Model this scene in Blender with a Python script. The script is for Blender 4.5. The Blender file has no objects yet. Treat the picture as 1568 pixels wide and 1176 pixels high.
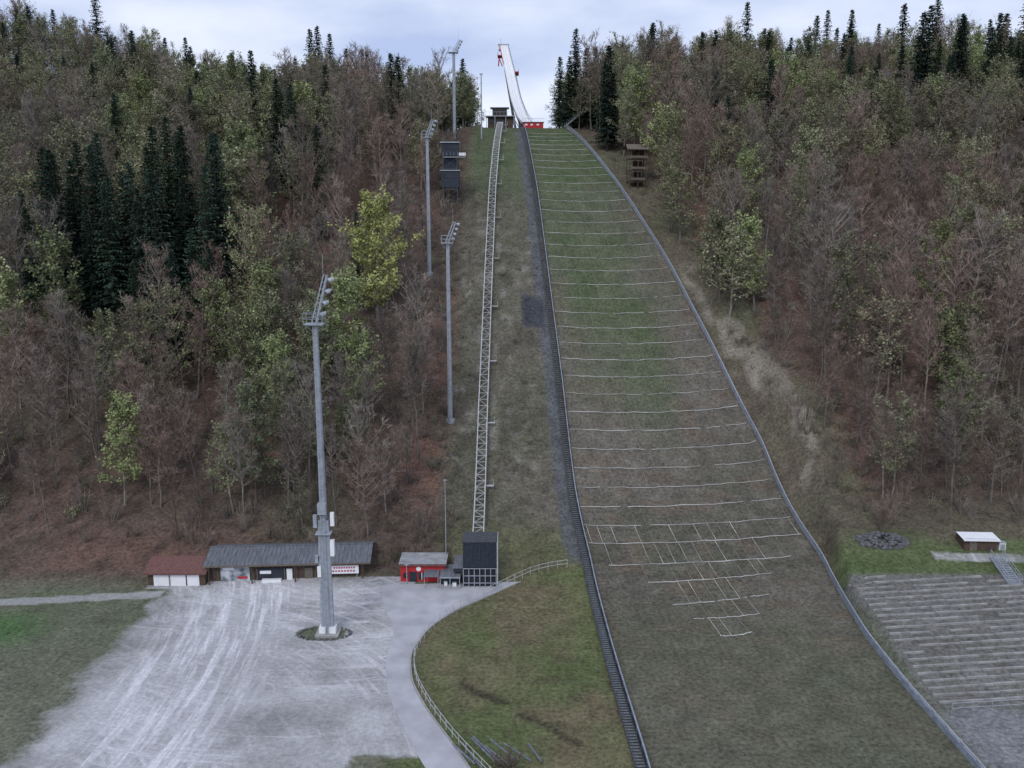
import bpy, math, random, bmesh
import numpy as np
from mathutils import Vector, Matrix
random.seed(7)
scene=bpy.context.scene

# ------------------------------------------------------------------ terrain
PS=np.array([-300,-10,0,12,27,47,67.5,87.6,108,123,138,150,200,300,600.]);PZ=np.array([0,0,1,4,11.5,24.5,38,50.5,60,65,69,69.5,66,60,50.])
FS=np.array([-300,105,112,120,140,160,180,200,220,250,300,330,400,700.]);FZ=np.array([0,0,2,6,17,29,40,50,59,69,81,84,82,60.])
RS=np.array([-300,78,103,112,122,400]);RZ=np.array([0,0,3.0,5.0,7,7.])
DX=np.array([-400,-160,-140,-110,-83,-60,-40,-20,0,20,37,60,120,170,400.]);DZ=np.array([10,10,8,1,-10,-5,-10,-12,-10,-6,1,2,3,4,4.])
def sm(xs,xp,fp,w=4):
    return sum(np.interp(xs+o*w,xp,fp)*.2 for o in(-1,-.5,0,.5,1))
def ss(x,a,b):
    t=np.clip((x-a)/(b-a),0,1);return t*t*(3-2*t)
_G={}
def vnoise(x,y,sc,seed=0):
    if seed not in _G: _G[seed]=np.random.default_rng(seed).random((257,257))
    r=_G[seed]
    u=np.asarray(x,float)/sc+100.3;v=np.asarray(y,float)/sc+57.7
    i=np.floor(u).astype(int);j=np.floor(v).astype(int);a=u-i;b=v-j
    a=a*a*(3-2*a);b=b*b*(3-2*b);i%=256;j%=256
    return (r[i,j]*(1-a)+r[i+1,j]*a)*(1-b)+(r[i,j+1]*(1-a)+r[i+1,j+1]*a)*b
def st(x,y):
    return (x-26)*-.121+(y-113)*.993,(x-26)*.993+(y-113)*.121
def H(x,y):
    x=np.asarray(x,float);y=np.asarray(y,float)
    s,t=st(x,y)
    P=sm(s,PS,PZ,5)
    F=sm(y,FS,FZ,5)+np.interp(x,DX,DZ)*ss(y,220,300)
    F=np.where(x>30,np.maximum(F,sm(y,RS,RZ,3)*ss(x,39.8,40.8)),F)
    cl=np.interp(s,[0,138],[32,16]);cr=np.interp(s,[-36,-23,-14,-8,0,138],[9.2,10.8,12.9,14.5,16.5,8])
    w=np.where(t<0,ss(-t,cl,cl+25),ss(t,cr,cr+np.interp(s,[-8,0,60],[.8,2,22])))
    h=P*(1-w)+F*w
    out=np.where((x<-8)|(x>44),1,0)*ss(y,116,135)
    h=h+out*((vnoise(x,y,17,3)-.5)*2.4+(vnoise(x,y,5,4)-.5)*.8)
    return h
def hz(x,y): return float(H(x,y))
LR=np.array([(11.6,60),(11.5,68),(10.8,86.5),(10.3,110.6),(9.3,126.7),(8.9,138.4),(8.6,146.2),(7.9,158.4),(7.1,171.7),(5.5,200.8),(4.4,219.4),(3.2,250)])
RR=np.array([(39.6,60),(39.3,70),(39,80),(39.2,91),(41.5,112.5),(39.9,138),(35.6,160),(31,180),(25,200),(20,220),(14.8,249)])
def lrx(y): return np.interp(y,LR[:,1],LR[:,0])
def rrx(y): return np.interp(y,RR[:,1],RR[:,0])
FENCE=[(7.2,109),(3.0,107.8),(-1.1,103.8),(-6.5,98.2),(-9.2,93.6),(-10.6,87.9),(-9.8,82),(-7.7,76.7),(-4.9,71.3),(-2.7,67.9),(1,62)]
PL=[(-16.5,104.2),(-15.2,98.5),(-13.2,93.1),(-13.4,86.6),(-12.3,79.9),(-9.8,73.4),(-7.45,67.9),(-4,62)]
PRr=[(1,105.3),(-6.9,97.9),(-9.6,93.6),(-11.0,87.9),(-10.2,82),(-8.1,76.7),(-5.3,71.3),(-1,62)]

# ------------------------------------------------------------------ material helpers
def mat(name,col,rough=.8,var=.25,scale=3.,metal=0.,bump=0.,col2=None,stretch=None):
    m=bpy.data.materials.new(name);m.use_nodes=True;nt=m.node_tree;N=nt.nodes;L=nt.links
    b=N['Principled BSDF'];b.inputs['Roughness'].default_value=rough;b.inputs['Metallic'].default_value=metal
    b.inputs['Specular IOR Level'].default_value=.25
    tc=N.new('ShaderNodeTexCoord');mp=N.new('ShaderNodeMapping');L.new(tc.outputs['Object'],mp.inputs[0])
    if stretch: mp.inputs['Scale'].default_value=stretch
    n=N.new('ShaderNodeTexNoise');n.inputs['Scale'].default_value=scale;n.inputs['Detail'].default_value=5;L.new(mp.outputs[0],n.inputs[0])
    cr=N.new('ShaderNodeValToRGB');L.new(n.outputs[0],cr.inputs[0])
    c2=col2 if col2 else [c*(1+var) for c in col]
    c1=[c*(1-var) for c in col] if not col2 else col
    cr.color_ramp.elements[0].position=.3;cr.color_ramp.elements[1].position=.7
    cr.color_ramp.elements[0].color=(*c1,1);cr.color_ramp.elements[1].color=(*c2,1)
    L.new(cr.outputs[0],b.inputs['Base Color'])
    if bump:
        bp=N.new('ShaderNodeBump');bp.inputs['Strength'].default_value=bump;L.new(n.outputs[0],bp.inputs['Height']);L.new(bp.outputs[0],b.inputs['Normal'])
    return m
def treemat(name,cols,gain=1.,stand=None,lo=.6,hi=1.4):
    """diffuse colour picked per tree from a ramp; stands of trees differ slightly (noise on the tree's own location)"""
    m=bpy.data.materials.new(name);m.use_nodes=True;nt=m.node_tree;N=nt.nodes;L=nt.links
    N.remove(N['Principled BSDF']);b=N.new('ShaderNodeBsdfDiffuse');L.new(b.outputs[0],N['Material Output'].inputs[0])
    oi=N.new('ShaderNodeObjectInfo')
    cr=N.new('ShaderNodeValToRGB');L.new(oi.outputs['Random'],cr.inputs[0])
    e=cr.color_ramp.elements
    while len(e)<len(cols): e.new(.5)
    for i,c in enumerate(cols): e[i].position=i/(len(cols)-1);e[i].color=(c[0]*gain,c[1]*gain,c[2]*gain,1)
    colr=cr.outputs[0]
    if stand:
        n2=N.new('ShaderNodeTexNoise');n2.inputs['Scale'].default_value=.035;n2.inputs['Detail'].default_value=2;L.new(oi.outputs['Location'],n2.inputs[0])
        r2=N.new('ShaderNodeMapRange');r2.inputs[1].default_value=.42;r2.inputs[2].default_value=.6;r2.inputs[3].default_value=0;r2.inputs[4].default_value=.75;L.new(n2.outputs[0],r2.inputs[0])
        mm=N.new('ShaderNodeMix');mm.data_type='RGBA';L.new(r2.outputs[0],mm.inputs[0]);L.new(colr,mm.inputs[6]);mm.inputs[7].default_value=(stand[0]*gain,stand[1]*gain,stand[2]*gain,1);colr=mm.outputs[2]
    tc=N.new('ShaderNodeTexCoord');n=N.new('ShaderNodeTexNoise');n.inputs['Scale'].default_value=.5;n.inputs['Detail'].default_value=1;L.new(tc.outputs['Object'],n.inputs[0])
    mr=N.new('ShaderNodeMapRange');mr.inputs[1].default_value=.3;mr.inputs[2].default_value=.7;mr.inputs[3].default_value=lo;mr.inputs[4].default_value=hi;L.new(n.outputs[0],mr.inputs[0])
    w=N.new('ShaderNodeMath');w.operation='MULTIPLY';w.inputs[1].default_value=7.31;L.new(oi.outputs['Random'],w.inputs[0])
    fr=N.new('ShaderNodeMath');fr.operation='FRACT';L.new(w.outputs[0],fr.inputs[0])
    m3=N.new('ShaderNodeMapRange');m3.inputs[3].default_value=.72;m3.inputs[4].default_value=1.28;L.new(fr.outputs[0],m3.inputs[0])
    pr=N.new('ShaderNodeMath');pr.operation='MULTIPLY';L.new(mr.outputs[0],pr.inputs[0]);L.new(m3.outputs[0],pr.inputs[1])
    mx=N.new('ShaderNodeVectorMath');mx.operation='SCALE';L.new(colr,mx.inputs[0]);L.new(pr.outputs[0],mx.inputs['Scale'])
    L.new(mx.outputs[0],b.inputs['Color'])
    return m

# ------------------------------------------------------------------ mesh builder
class MB:
    def __init__(s): s.v=[];s.f=[];s.m=[]
    def add(s,vs,fs,mi=0):
        o=len(s.v);s.v+= [tuple(v) for v in vs];s.f+=[tuple(i+o for i in f) for f in fs];s.m+=[mi]*len(fs)
    def box(s,c,d,mi=0,rz=0,rx=0):
        M=Matrix.Rotation(rz,3,'Z')@Matrix.Rotation(rx,3,'X');c=Vector(c)
        vs=[c+M@Vector((x*d[0]/2,y*d[1]/2,z*d[2]/2)) for x in(-1,1) for y in(-1,1) for z in(-1,1)]
        s.add(vs,[(0,1,3,2),(4,6,7,5),(0,4,5,1),(2,3,7,6),(0,2,6,4),(1,5,7,3)],mi)
    def tube(s,p0,p1,r0,r1=None,n=6,mi=0,cap=False):
        if r1 is None:r1=r0
        p0=Vector(p0);p1=Vector(p1);d=(p1-p0)
        if d.length<1e-6:return
        d.normalize();u=d.orthogonal().normalized();w=d.cross(u)
        vs=[];
        for p,r in((p0,r0),(p1,r1)):
            for k in range(n):
                a=2*math.pi*k/n;vs.append(p+(u*math.cos(a)+w*math.sin(a))*r)
        fs=[(k,(k+1)%n,n+(k+1)%n,n+k) for k in range(n)]
        if cap: fs+=[tuple(range(n))[::-1],tuple(range(n,2*n))]
        s.add(vs,fs,mi)
    def beam(s,p0,p1,w,h,mi=0):
        p0=Vector(p0);p1=Vector(p1);d=(p1-p0)
        if d.length<1e-6:return
        d.normalize();u=d.cross(Vector((0,0,1)))
        if u.length<1e-2:u=Vector((1,0,0))
        u.normalize();q=u.cross(d)
        vs=[p+u*a*w/2+q*b*h/2 for p in(p0,p1) for a,b in((-1,-1),(1,-1),(1,1),(-1,1))]
        s.add(vs,[(0,1,2,3),(7,6,5,4),(0,4,5,1),(1,5,6,2),(2,6,7,3),(3,7,4,0)],mi)
    def mesh(s,name,mats,smooth=False):
        me=bpy.data.meshes.new(name);me.from_pydata(s.v,[],s.f)
        for m in mats: me.materials.append(m)
        me.polygons.foreach_set('material_index',s.m)
        if smooth: me.polygons.foreach_set('use_smooth',[True]*len(s.f))
        me.update();return me
    def obj(s,name,mats,parent=None,loc=None,smooth=False):
        o=bpy.data.objects.new(name,s.mesh(name,mats,smooth));scene.collection.objects.link(o)
        if loc:o.location=loc
        if parent:o.parent=parent
        return o
def empty(name,loc=(0,0,0),rz=0):
    e=bpy.data.objects.new(name,None);e.location=loc;e.rotation_euler=(0,0,rz);e.empty_display_size=.5;scene.collection.objects.link(e);return e

# ------------------------------------------------------------------ materials
M_steel=mat('galvanised_steel',(.36,.39,.43),.5,.2,2,.3)
M_steel_l=mat('light_steel',(.50,.51,.52),.5,.2,3,.2)
M_dark=mat('dark_steel',(.06,.065,.075),.6,.3,3)
M_step=mat('grating',(.15,.165,.19),.7,.3,3)
M_wood=mat('dark_wood',(.085,.06,.045),.85,.35,6,stretch=(1,1,.2))
M_woodg=mat('weathered_wood',(.14,.12,.10),.85,.3,5)
M_terr=mat('terrace_boards',(.27,.265,.255),.9,.35,.8)
M_white=mat('white_paint',(.76,.77,.78),.5,.05,2)
M_red=mat('red_paint',(.45,.03,.035),.5,.15,3)
M_redroof=mat('red_brown_roof',(.15,.075,.065),.8,.25,4)
M_roof=mat('grey_sheet_roof',(.13,.14,.155),.6,.3,1.5,stretch=(3,.5,1))
M_roofl=mat('light_flat_roof',(.30,.30,.31),.7,.25,1)
M_anth=mat('anthracite_cladding',(.03,.04,.055),.5,.2,3)
M_glass=mat('window_glass',(.03,.035,.045),.12,.2,1)
M_conc=mat('concrete',(.32,.32,.31),.9,.2,4,bump=.2)
M_rock=mat('rock',(.11,.11,.115),.9,.45,2,bump=.3)
M_net=mat('white_net_rope',(.50,.50,.47),.8,.4,.3)
M_rope=mat('grey_rope',(.25,.24,.215),.8,.25,2)
M_blue=mat('blue_grey_barrier',(.24,.27,.32),.6,.25,1.3)
M_asph=mat('asphalt',(.39,.39,.41),.9,.15,.5,bump=.1)
G_=1.75
M_bark=treemat('beech_bark',[(.12,.105,.09),(.18,.165,.145),(.14,.12,.10),(.20,.185,.165)],1.2)
M_twig=treemat('twigs',[(.112,.096,.086),(.13,.111,.097),(.108,.10,.087),(.132,.117,.102),(.115,.095,.084),(.115,.109,.088)],G_,stand=(.135,.093,.076))
M_bud=treemat('budding_leaves',[(.11,.118,.067),(.125,.138,.07),(.108,.10,.072),(.14,.158,.08),(.125,.108,.077)],G_)
M_leafy=treemat('young_leaves',[(.12,.14,.07),(.16,.19,.08),(.11,.125,.07),(.14,.15,.085)],1.65)
M_fresh=treemat('fresh_leaves',[(.25,.27,.10),(.30,.31,.115),(.22,.25,.10)],1.1)
M_needle=treemat('spruce_needles',[(.024,.038,.027),(.030,.047,.033),(.027,.041,.031),(.034,.05,.034)],1.5)
M_sbark=treemat('spruce_bark',[(.07,.055,.045),(.09,.075,.065)],1.3)

# ------------------------------------------------------------------ terrain mesh
def axis(segs):
    out=[]
    for a,b,st_ in segs: out+=list(np.arange(a,b-1e-6,st_))
    out.append(segs[-1][1]);return np.array(out)
xs=axis([(-900,-240,30),(-240,-80,3),(-80,75,.5),(75,240,3),(240,900,30)])
ys=axis([(-600,40,40),(40,62,2),(62,135,.5),(135,260,1.1),(260,400,4),(400,1000,40)])
X,Y=np.meshgrid(xs,ys,indexing='ij');Z=H(X,Y)
s_,t_=st(X,Y);LX=lrx(Y);RX=rrx(Y)
nA=vnoise(X,Y,9,11);nB=vnoise(X,Y,3,12);nC=vnoise(X,Y,22,13);nD=vnoise(X,Y,1.3,14)
def C(*c): return np.array(c)[None,None,:]+0*X[...,None]
def mix(a,b,w): return a*(1-w[...,None])+b*w[...,None]
litter=mix(C(.105,.080,.065),C(.135,.085,.066),np.clip(nA*1.6-.4,0,1))
litter=mix(litter,C(.085,.082,.055),np.clip(nC*2-1.2,0,.6))
litter=mix(litter,C(.06,.05,.042),np.clip(nD*2-1.1,0,.7))
col=litter.copy()
flat=(1-ss(Y,103,109))
meadow=mix(C(.110,.128,.080),C(.14,.135,.10),np.clip(nA*1.5-.3,0,1))
greenp=np.clip(1-np.hypot((X+60)/9,(Y-93)/6),0,1)
meadow=mix(meadow,C(.075,.135,.055),np.clip(greenp*1.5,0,.9))
meadow=mix(meadow,C(.15,.145,.115),np.clip(nC*2-1.1,0,.6))
col=mix(col,meadow,flat)
mound=ss(X,-12,-9)*(1-ss(X-LX,-.5,.5))*(1-ss(Y,107,111))
mc=mix(C(.14,.13,.075),C(.095,.115,.052),np.clip(nA*2-.7,0,1))
mc=mix(mc,C(.15,.12,.08),np.clip(nB*1.8-1,0,.7))
mc=mix(mc,C(.10,.14,.05),np.clip(nC*2.2-1.1,0,.6))
mc=mix(mc,C(.08,.07,.045),np.clip(nD*2-1.3,0,.5))
dl=np.abs((X+4)*.67+(Y-81)*.74+ (nB-.5)*1.4)/.55
mc=mix(mc,C(.045,.04,.03),np.clip(1.3-dl,0,1)*.9*((X>-5.5)&(X<6.5))*(nD>.25))
col=mix(col,mc,mound)
strip=ss(X,-12,-8)*(1-ss(X-LX,-.5,.5))*ss(Y,107,111)
sc=mix(C(.125,.113,.088),C(.10,.10,.07),np.clip(nA*1.8-.5,0,1))
sc=mix(sc,C(.21,.20,.175),np.clip(nD*2.2-1.2,0,.8)*ss(nC,.3,.55)*ss(Y,118,130)*(1-ss(Y,180,200)))
sc=mix(sc,C(.07,.063,.05),np.clip(nB*2-1.1,0,.65))
sc=mix(sc,C(.085,.115,.06),ss(Y,185,215)*.7)
sc=mix(sc,C(.12,.125,.06),(1-ss(Y,114,122))*.6)
col=mix(col,sc,strip)
d=LX-X; dp=ss(d,.5,.9)*(1-ss(d,2.4+.5*nB,2.9+.5*nB))*ss(Y,109,112)*(1-ss(Y,240,246))
col=mix(col,C(.10,.105,.113),dp*.85)
ptm=ss(X,1.6,2.2)*(1-ss(X,5.6,6.4))*ss(Y,159,160.5)*(1-ss(Y+(X-3)*.6,167,168.5));col=mix(col,C(.055,.06,.07),ptm)
hill=ss(X-LX,-.3,.3)*(1-ss(X-RX,-.3,.3))*(Y<253)
hb=mix(C(.135,.12,.10),C(.12,.112,.087),nA)
hb=mix(hb,C(.10,.095,.075),np.clip(nC*2-1,0,.7))
hb=mix(hb,C(.17,.155,.13),np.clip(nD*2-1.3,0,.5))
hb=mix(hb,C(.135,.10,.075),np.clip(nB*2-1.2,0,.5))
hg=mix(C(.075,.10,.05),C(.10,.115,.068),nB)
gf=np.clip(ss(s_,12,60)*.9+ss(s_,80,110)*.4-ss(np.abs(t_+2),4,13)*(1-ss(s_,60,110))*.55+(nA-.5)*.7,0,1)
hc=mix(hb,hg,gf)
low=(1-ss(s_,-25,-5))
hc=mix(hc,C(.105,.11,.072),low*.6*np.clip(nC*1.5,0,1))
col=mix(col,hc,hill)
dr=X-RX
rstrip=ss(dr,.3,.8)*(1-ss(dr,5+4*nA,8+5*nA))*ss(Y,110,114)*(1-ss(Y,235,245))
rc=mix(C(.125,.105,.078),C(.105,.11,.068),nA)
rc=mix(rc,C(.085,.07,.055),np.clip(nD*2-1.1,0,.6))
gl=ss(Y,122,130)*(1-ss(Y,172,182))*(1-np.clip(np.abs(dr-4.2-2*np.sin(Y*.1)-4*(nB-.5))/(1.4+1.6*nB),0,1))
rc=mix(rc,C(.24,.215,.175),np.clip(gl*2*(-.05+nD*1.2),0,.8))
col=mix(col,rc,rstrip)
bank=ss(X,40.5,42)*ss(Y,101.5,103)*(1-ss(Y,107+3*nB,110+4*nB))
bc=mix(C(.08,.11,.045),C(.115,.13,.068),nA)
bc=mix(bc,C(.13,.12,.085),np.clip(nC*2-1,0,.6))
scr=ss(X,40.5,42)*ss(Y,105,109)*(1-ss(Y,116,124))
col=mix(col,mix(C(.12,.11,.075),C(.10,.085,.065),nB),scr*.9)
col=mix(col,bc,bank)
ter=ss(X,40.2,40.8)*(1-ss(Y,101.5,102.5))*ss(Y,76,78)
col=mix(col,mix(C(.135,.13,.115),C(.165,.16,.15),nB),ter)
lowr=ss(X,40.2,40.8)*(1-ss(Y,75.5+1.5*nB,77+1.5*nB))
col=mix(col,C(.19,.19,.195),lowr)
pth=np.array(PL[::-1]);PX=np.interp(Y,pth[:,1],pth[:,0])
le=ss(X,-45.4+2.5*(nB-.5),-41.4+2.5*(nB-.5))
grav=le*(1-ss(X-PX,.3,.9))*(Y<106.5)
grav=np.where(Y<60,0,grav)*(1-(1-ss(np.hypot((X+21.2)/3.1,(Y-92.4)/1.7)+.35*(nD-.5),.85,1.05)))
grav=grav*(1-(1-ss(Y,68.8+.7*nB,69.8+.7*nB))*ss(X,-15,-13)*.95)
yr=100.4+np.interp(X,[-140,-62,-44],[-8,0,2])
grav=np.maximum(grav,(1-ss(np.abs(Y-yr)+.4*(nB-.5),.7,1.1))*(X<-43)*.95)
grav=np.maximum(grav,(1-ss(np.abs(Y-106.0+.05*(X-55)),.8,1.2))*(X>53)*.6)
grav=np.maximum(grav,(1-ss(np.abs(Y-105.0),1.0,1.5))*((X<-12)&(X>-46)))
me=bpy.data.meshes.new('ground');nx,ny=X.shape
verts=np.stack([X.ravel(),Y.ravel(),Z.ravel()],1)
idx=np.arange(nx*ny).reshape(nx,ny)
F=np.stack([idx[:-1,:-1].ravel(),idx[1:,:-1].ravel(),idx[1:,1:].ravel(),idx[:-1,1:].ravel()],1)
me.vertices.add(len(verts));me.vertices.foreach_set('co',verts.ravel())
me.loops.add(F.size);me.loops.foreach_set('vertex_index',F.ravel().astype(np.int32))
me.polygons.add(len(F));me.polygons.foreach_set('loop_start',np.arange(0,F.size,4,dtype=np.int32))
me.update(calc_edges=True);me.polygons.foreach_set('use_smooth',[True]*len(F))
ca=me.color_attributes.new('Col','FLOAT_COLOR','POINT')
ca.data.foreach_set('color',np.concatenate([col.reshape(-1,3),np.ones((nx*ny,1))],1).ravel())
ga=me.attributes.new('gravel','FLOAT','POINT');ga.data.foreach_set('value',grav.ravel())
ground=bpy.data.objects.new('ground',me);scene.collection.objects.link(ground)

def groundmat(name,with_gravel):
    gm=bpy.data.materials.new(name);gm.use_nodes=True;nt=gm.node_tree;N=nt.nodes;L=nt.links
    N.remove(N['Principled BSDF']);b=N.new('ShaderNodeBsdfDiffuse');L.new(b.outputs[0],N['Material Output'].inputs[0])
    def noise(sc,det=6,vec=None,rough=.6):
        n=N.new('ShaderNodeTexNoise');n.inputs['Scale'].default_value=sc;n.inputs['Detail'].default_value=det;n.inputs['Roughness'].default_value=rough
        if vec: L.new(vec,n.inputs['Vector'])
        return n.outputs[0]
    def rng(v,a,b_,c,d):
        m=N.new('ShaderNodeMapRange');m.inputs[1].default_value=a;m.inputs[2].default_value=b_;m.inputs[3].default_value=c;m.inputs[4].default_value=d;L.new(v,m.inputs[0]);return m.outputs[0]
    def mth(op,a,b_):
        m=N.new('ShaderNodeMath');m.operation=op
        for i,q in enumerate((a,b_)):
            if isinstance(q,(int,float)): m.inputs[i].default_value=q
            elif q is not None: L.new(q,m.inputs[i])
        return m.outputs[0]
    def mixc(f,a,b_):
        m=N.new('ShaderNodeMix');m.data_type='RGBA'
        if isinstance(f,(int,float)): m.inputs[0].default_value=f
        else: L.new(f,m.inputs[0])
        for i,q in((6,a),(7,b_)):
            if isinstance(q,tuple): m.inputs[i].default_value=(*q,1)
            else: L.new(q,m.inputs[i])
        return m.outputs[2]
    geo=N.new('ShaderNodeNewGeometry');P=geo.outputs['Position']
    ac=N.new('ShaderNodeAttribute');ac.attribute_name='Col'
    fine=noise(2.2,5,P,.75)
    k=mth('MULTIPLY',rng(noise(.35,5,P,.7),.3,.7,.75,1.25),rng(fine,.3,.7,.42,1.58))
    vm=N.new('ShaderNodeVectorMath');vm.operation='SCALE';L.new(ac.outputs['Color'],vm.inputs[0]);L.new(k,vm.inputs['Scale'])
    outc=vm.outputs[0]
    if with_gravel:
        ag=N.new('ShaderNodeAttribute');ag.attribute_name='gravel'
        sxx=N.new('ShaderNodeSeparateXYZ');L.new(P,sxx.inputs[0])
        def arcs(cx,cy,sr,sa,off):
            dx=mth('SUBTRACT',sxx.outputs[0],cx);dy=mth('SUBTRACT',sxx.outputs[1],cy)
            r=mth('SQRT',mth('ADD',mth('MULTIPLY',dx,dx),mth('MULTIPLY',dy,dy)),None);a=mth('ARCTAN2',dy,dx)
            cb=N.new('ShaderNodeCombineXYZ');L.new(mth('MULTIPLY',r,sr),cb.inputs[0]);L.new(mth('MULTIPLY',a,sa),cb.inputs[1]);cb.inputs[2].default_value=off
            return cb.outputs[0]
        sA=rng(noise(1,5,arcs(-130,78,1.0,7,0),.7),.46,.62,0,1)
        sB=rng(noise(1,5,arcs(-20,118,1.2,2.5,7),.7),.5,.64,0,1)
        sC=rng(noise(1,5,arcs(-47,60,1.2,2.6,3),.7),.5,.64,0,1)
        pA=rng(noise(.06,2,P),.38,.55,0,1)
        wob=mth('ADD',sxx.outputs[0],mth('MULTIPLY',mth('SUBTRACT',noise(.15,3,P),.5),8))
        band=mth('MULTIPLY',rng(wob,-42,-36,0,1),rng(wob,-30,-24,1,.12))
        tr=mth('MAXIMUM',mth('MULTIPLY',sA,band),mth('MULTIPLY',mth('MAXIMUM',sB,mth('MULTIPLY',sC,.8)),mth('MULTIPLY',rng(wob,-44,-38,.1,1),mth('MULTIPLY',pA,.8))))
        gbase=mixc(rng(noise(.11,6,P,.7),.38,.62,0,1),(.235,.232,.23),(.42,.418,.42))
        gbase=mixc(mth('MULTIPLY',band,.4),gbase,(.49,.49,.505))
        gbase=mixc(rng(wob,-47,-41,.75,0),gbase,(.26,.265,.25))
        gcol=mixc(mth('MULTIPLY',tr,.75),gbase,(.72,.72,.735))
        vg=N.new('ShaderNodeVectorMath');vg.operation='SCALE';L.new(gcol,vg.inputs[0]);L.new(rng(fine,.3,.7,.74,1.22),vg.inputs['Scale'])
        gfac=rng(mth('ADD',ag.outputs['Fac'],mth('MULTIPLY',mth('SUBTRACT',noise(.7,5,P,.75),.5),1.1)),.2,.8,0,1)
        gfac=mth('MULTIPLY',gfac,rng(ag.outputs['Fac'],0,.15,0,1))
        outc=mixc(gfac,outc,vg.outputs[0])
    L.new(outc,b.inputs['Color'])
    bp=N.new('ShaderNodeBump');bp.inputs['Strength'].default_value=.5;bp.inputs['Distance'].default_value=.15;L.new(noise(1.6,4,P,.75),bp.inputs['Height']);L.new(bp.outputs[0],b.inputs['Normal'])
    return gm
me.materials.append(groundmat('grass_and_litter',False));me.materials.append(groundmat('gravel_and_grass',True))
gv=grav.ravel()>0.001;me.polygons.foreach_set('material_index',gv[F].any(1).astype(np.int32))

# ------------------------------------------------------------------ asphalt path
def resamp(p,n):
    p=np.array(p,float);d=np.r_[0,np.cumsum(np.hypot(*np.diff(p,axis=0).T))];q=np.linspace(0,d[-1],n)
    o=np.stack([np.interp(q,d,p[:,0]),np.interp(q,d,p[:,1])],1)
    for _ in range(4):
        o[1:-1]=.25*o[:-2]+.5*o[1:-1]+.25*o[2:]
    return o
a=resamp(PL,60);c=resamp(PRr,60);mb=MB()
for i in range(60):
    for j in range(7):
        q=a[i]*(1-j/6)+c[i]*(j/6);mb.v.append((q[0],q[1],hz(q[0],q[1])+.03))
for i in range(59):
    for j in range(6):
        o=i*7+j;mb.f.append((o,o+7,o+8,o+1));mb.m.append(0)
mb.obj('asphalt_path',[M_asph])
mb=MB()
for i in range(59):
    p,q=c[i],c[i+1];mb.beam((p[0]+.08,p[1],hz(*p)+.06),(q[0]+.08,q[1],hz(*q)+.06),.12,.14)
mb.obj('path_kerb',[M_conc])
f=resamp(FENCE,44);mb=MB()
for i in range(44):
    x,y=f[i];z=hz(x,y);mb.tube((x,y,z-.1),(x,y,z+1.05),.035,n=5)
    if i<43:
        x2,y2=f[i+1];z2=hz(x2,y2)
        for hh in(.55,1.05): mb.tube((x,y,z+hh),(x2,y2,z2+hh),.028,n=5)
mb.obj('metal_railing',[M_steel_l])

# ------------------------------------------------------------------ barriers along landing hill
def barrier(name,pts,off,h,n,mat_list):
    p=resamp(pts,n);mb=MB()
    for i in range(n-1):
        x,y=p[i];x2,y2=p[i+1];z=hz(x,y);z2=hz(x2,y2)
        mb.beam((x,y,z+h*.42),(x2,y2,z2+h*.42),.06,h*.62,0)
        mb.beam((x,y,z+h),(x2,y2,z2+h),.14,.10,1)
        if off: mb.beam((x+off*.9,y,z+.15),(x2+off*.9,y2,z2+.15),.12,.12,1)
        if i%2==0:
            mb.beam((x+off*.1,y,z-.2),(x+off*.1,y+.001,z+h+.1),.09,.09,1)
            if off: mb.tube((x+off*.1,y,z+h*.8),(x+off*.9,y,z+.1),.04,n=4,mi=1)
    return mb.obj(name,mat_list)
barrier('hill_side_barrier',RR,.6,1.0,150,[M_blue,M_steel])
barrier('hill_side_barrier',LR,0,.95,150,[M_dark,M_blue])
mb=MB();p=resamp(LR,420)
for i in range(419):
    x,y=p[i];x2,y2=p[i+1];z=hz(x,y)+.25;z2=hz(x2,y2)+.25
    for o in(-.15,-1.05): mb.beam((x+o+.0,y,z),(x2+o,y2,z2),.09,.2,0)
    mb.box((x-.6,y,z+.02),(.8,.2,.05),1)
    if i%8==0: mb.beam((x-1.08,y,z),(x-1.08,y+.001,z+.95),.05,.05,0)
    if i%8==0 and i<411:
        x3,y3=p[i+8];mb.tube((x-1.08,y,z+.95),(x3-1.08,y3,hz(x3,y3)+1.2),.03,n=4,mi=0)
mb.obj('steel_stairway',[M_dark,M_step])

# ------------------------------------------------------------------ net lines on the landing hill
mb=MB()
def rope(p,q,w,mi,sag=.0,jit=.12,lift=.12,n=26,gap=0):
    pr=None;ph=random.random()*9
    for i in range(n+1):
        u=i/n;x=p[0]*(1-u)+q[0]*u;y=p[1]*(1-u)+q[1]*u-sag*4*u*(1-u)
        y+=jit*(math.sin(u*23+ph)+math.sin(u*57+2*ph))*.5+random.uniform(-jit,jit)*.4
        z=hz(x,y)+lift
        if pr and random.random()>=gap: mb.beam(pr,(x,y,z),w*random.uniform(.55,1.3),w,mi)
        pr=(x,y,z)
def solve(s,side):
    yv=np.linspace(60,252,3000);xv=lrx(yv)+.4 if side==0 else rrx(yv)-.5
    sv,_=st(xv,yv);i=np.argmin(abs(sv-s));return xv[i],yv[i]
s=3.6;ends=[]
while s<133:
    p=solve(s,0);q=solve(s,1);ends.append((p,q))
    rope(p,q,(.082 if s<90 else .075)*random.uniform(.75,1.15),0,sag=.7,gap=.03)
    g=(np.interp(s+.5,PS,PZ)-np.interp(s-.5,PS,PZ));s+=4.3/math.sqrt(1+g*g)
low=[((12.7,109.5),(37.5,112.5)),((17.2,105.2),(33.7,108.1)),((19.3,99.5),(31.6,102.4)),((21.1,95.9),(29.1,97.2)),((23.2,91.6),(27,92.6))]
for p,q in low: rope(p,q,.07,0,sag=.3,gap=.05)
allr=low[::-1]+ends
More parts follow.
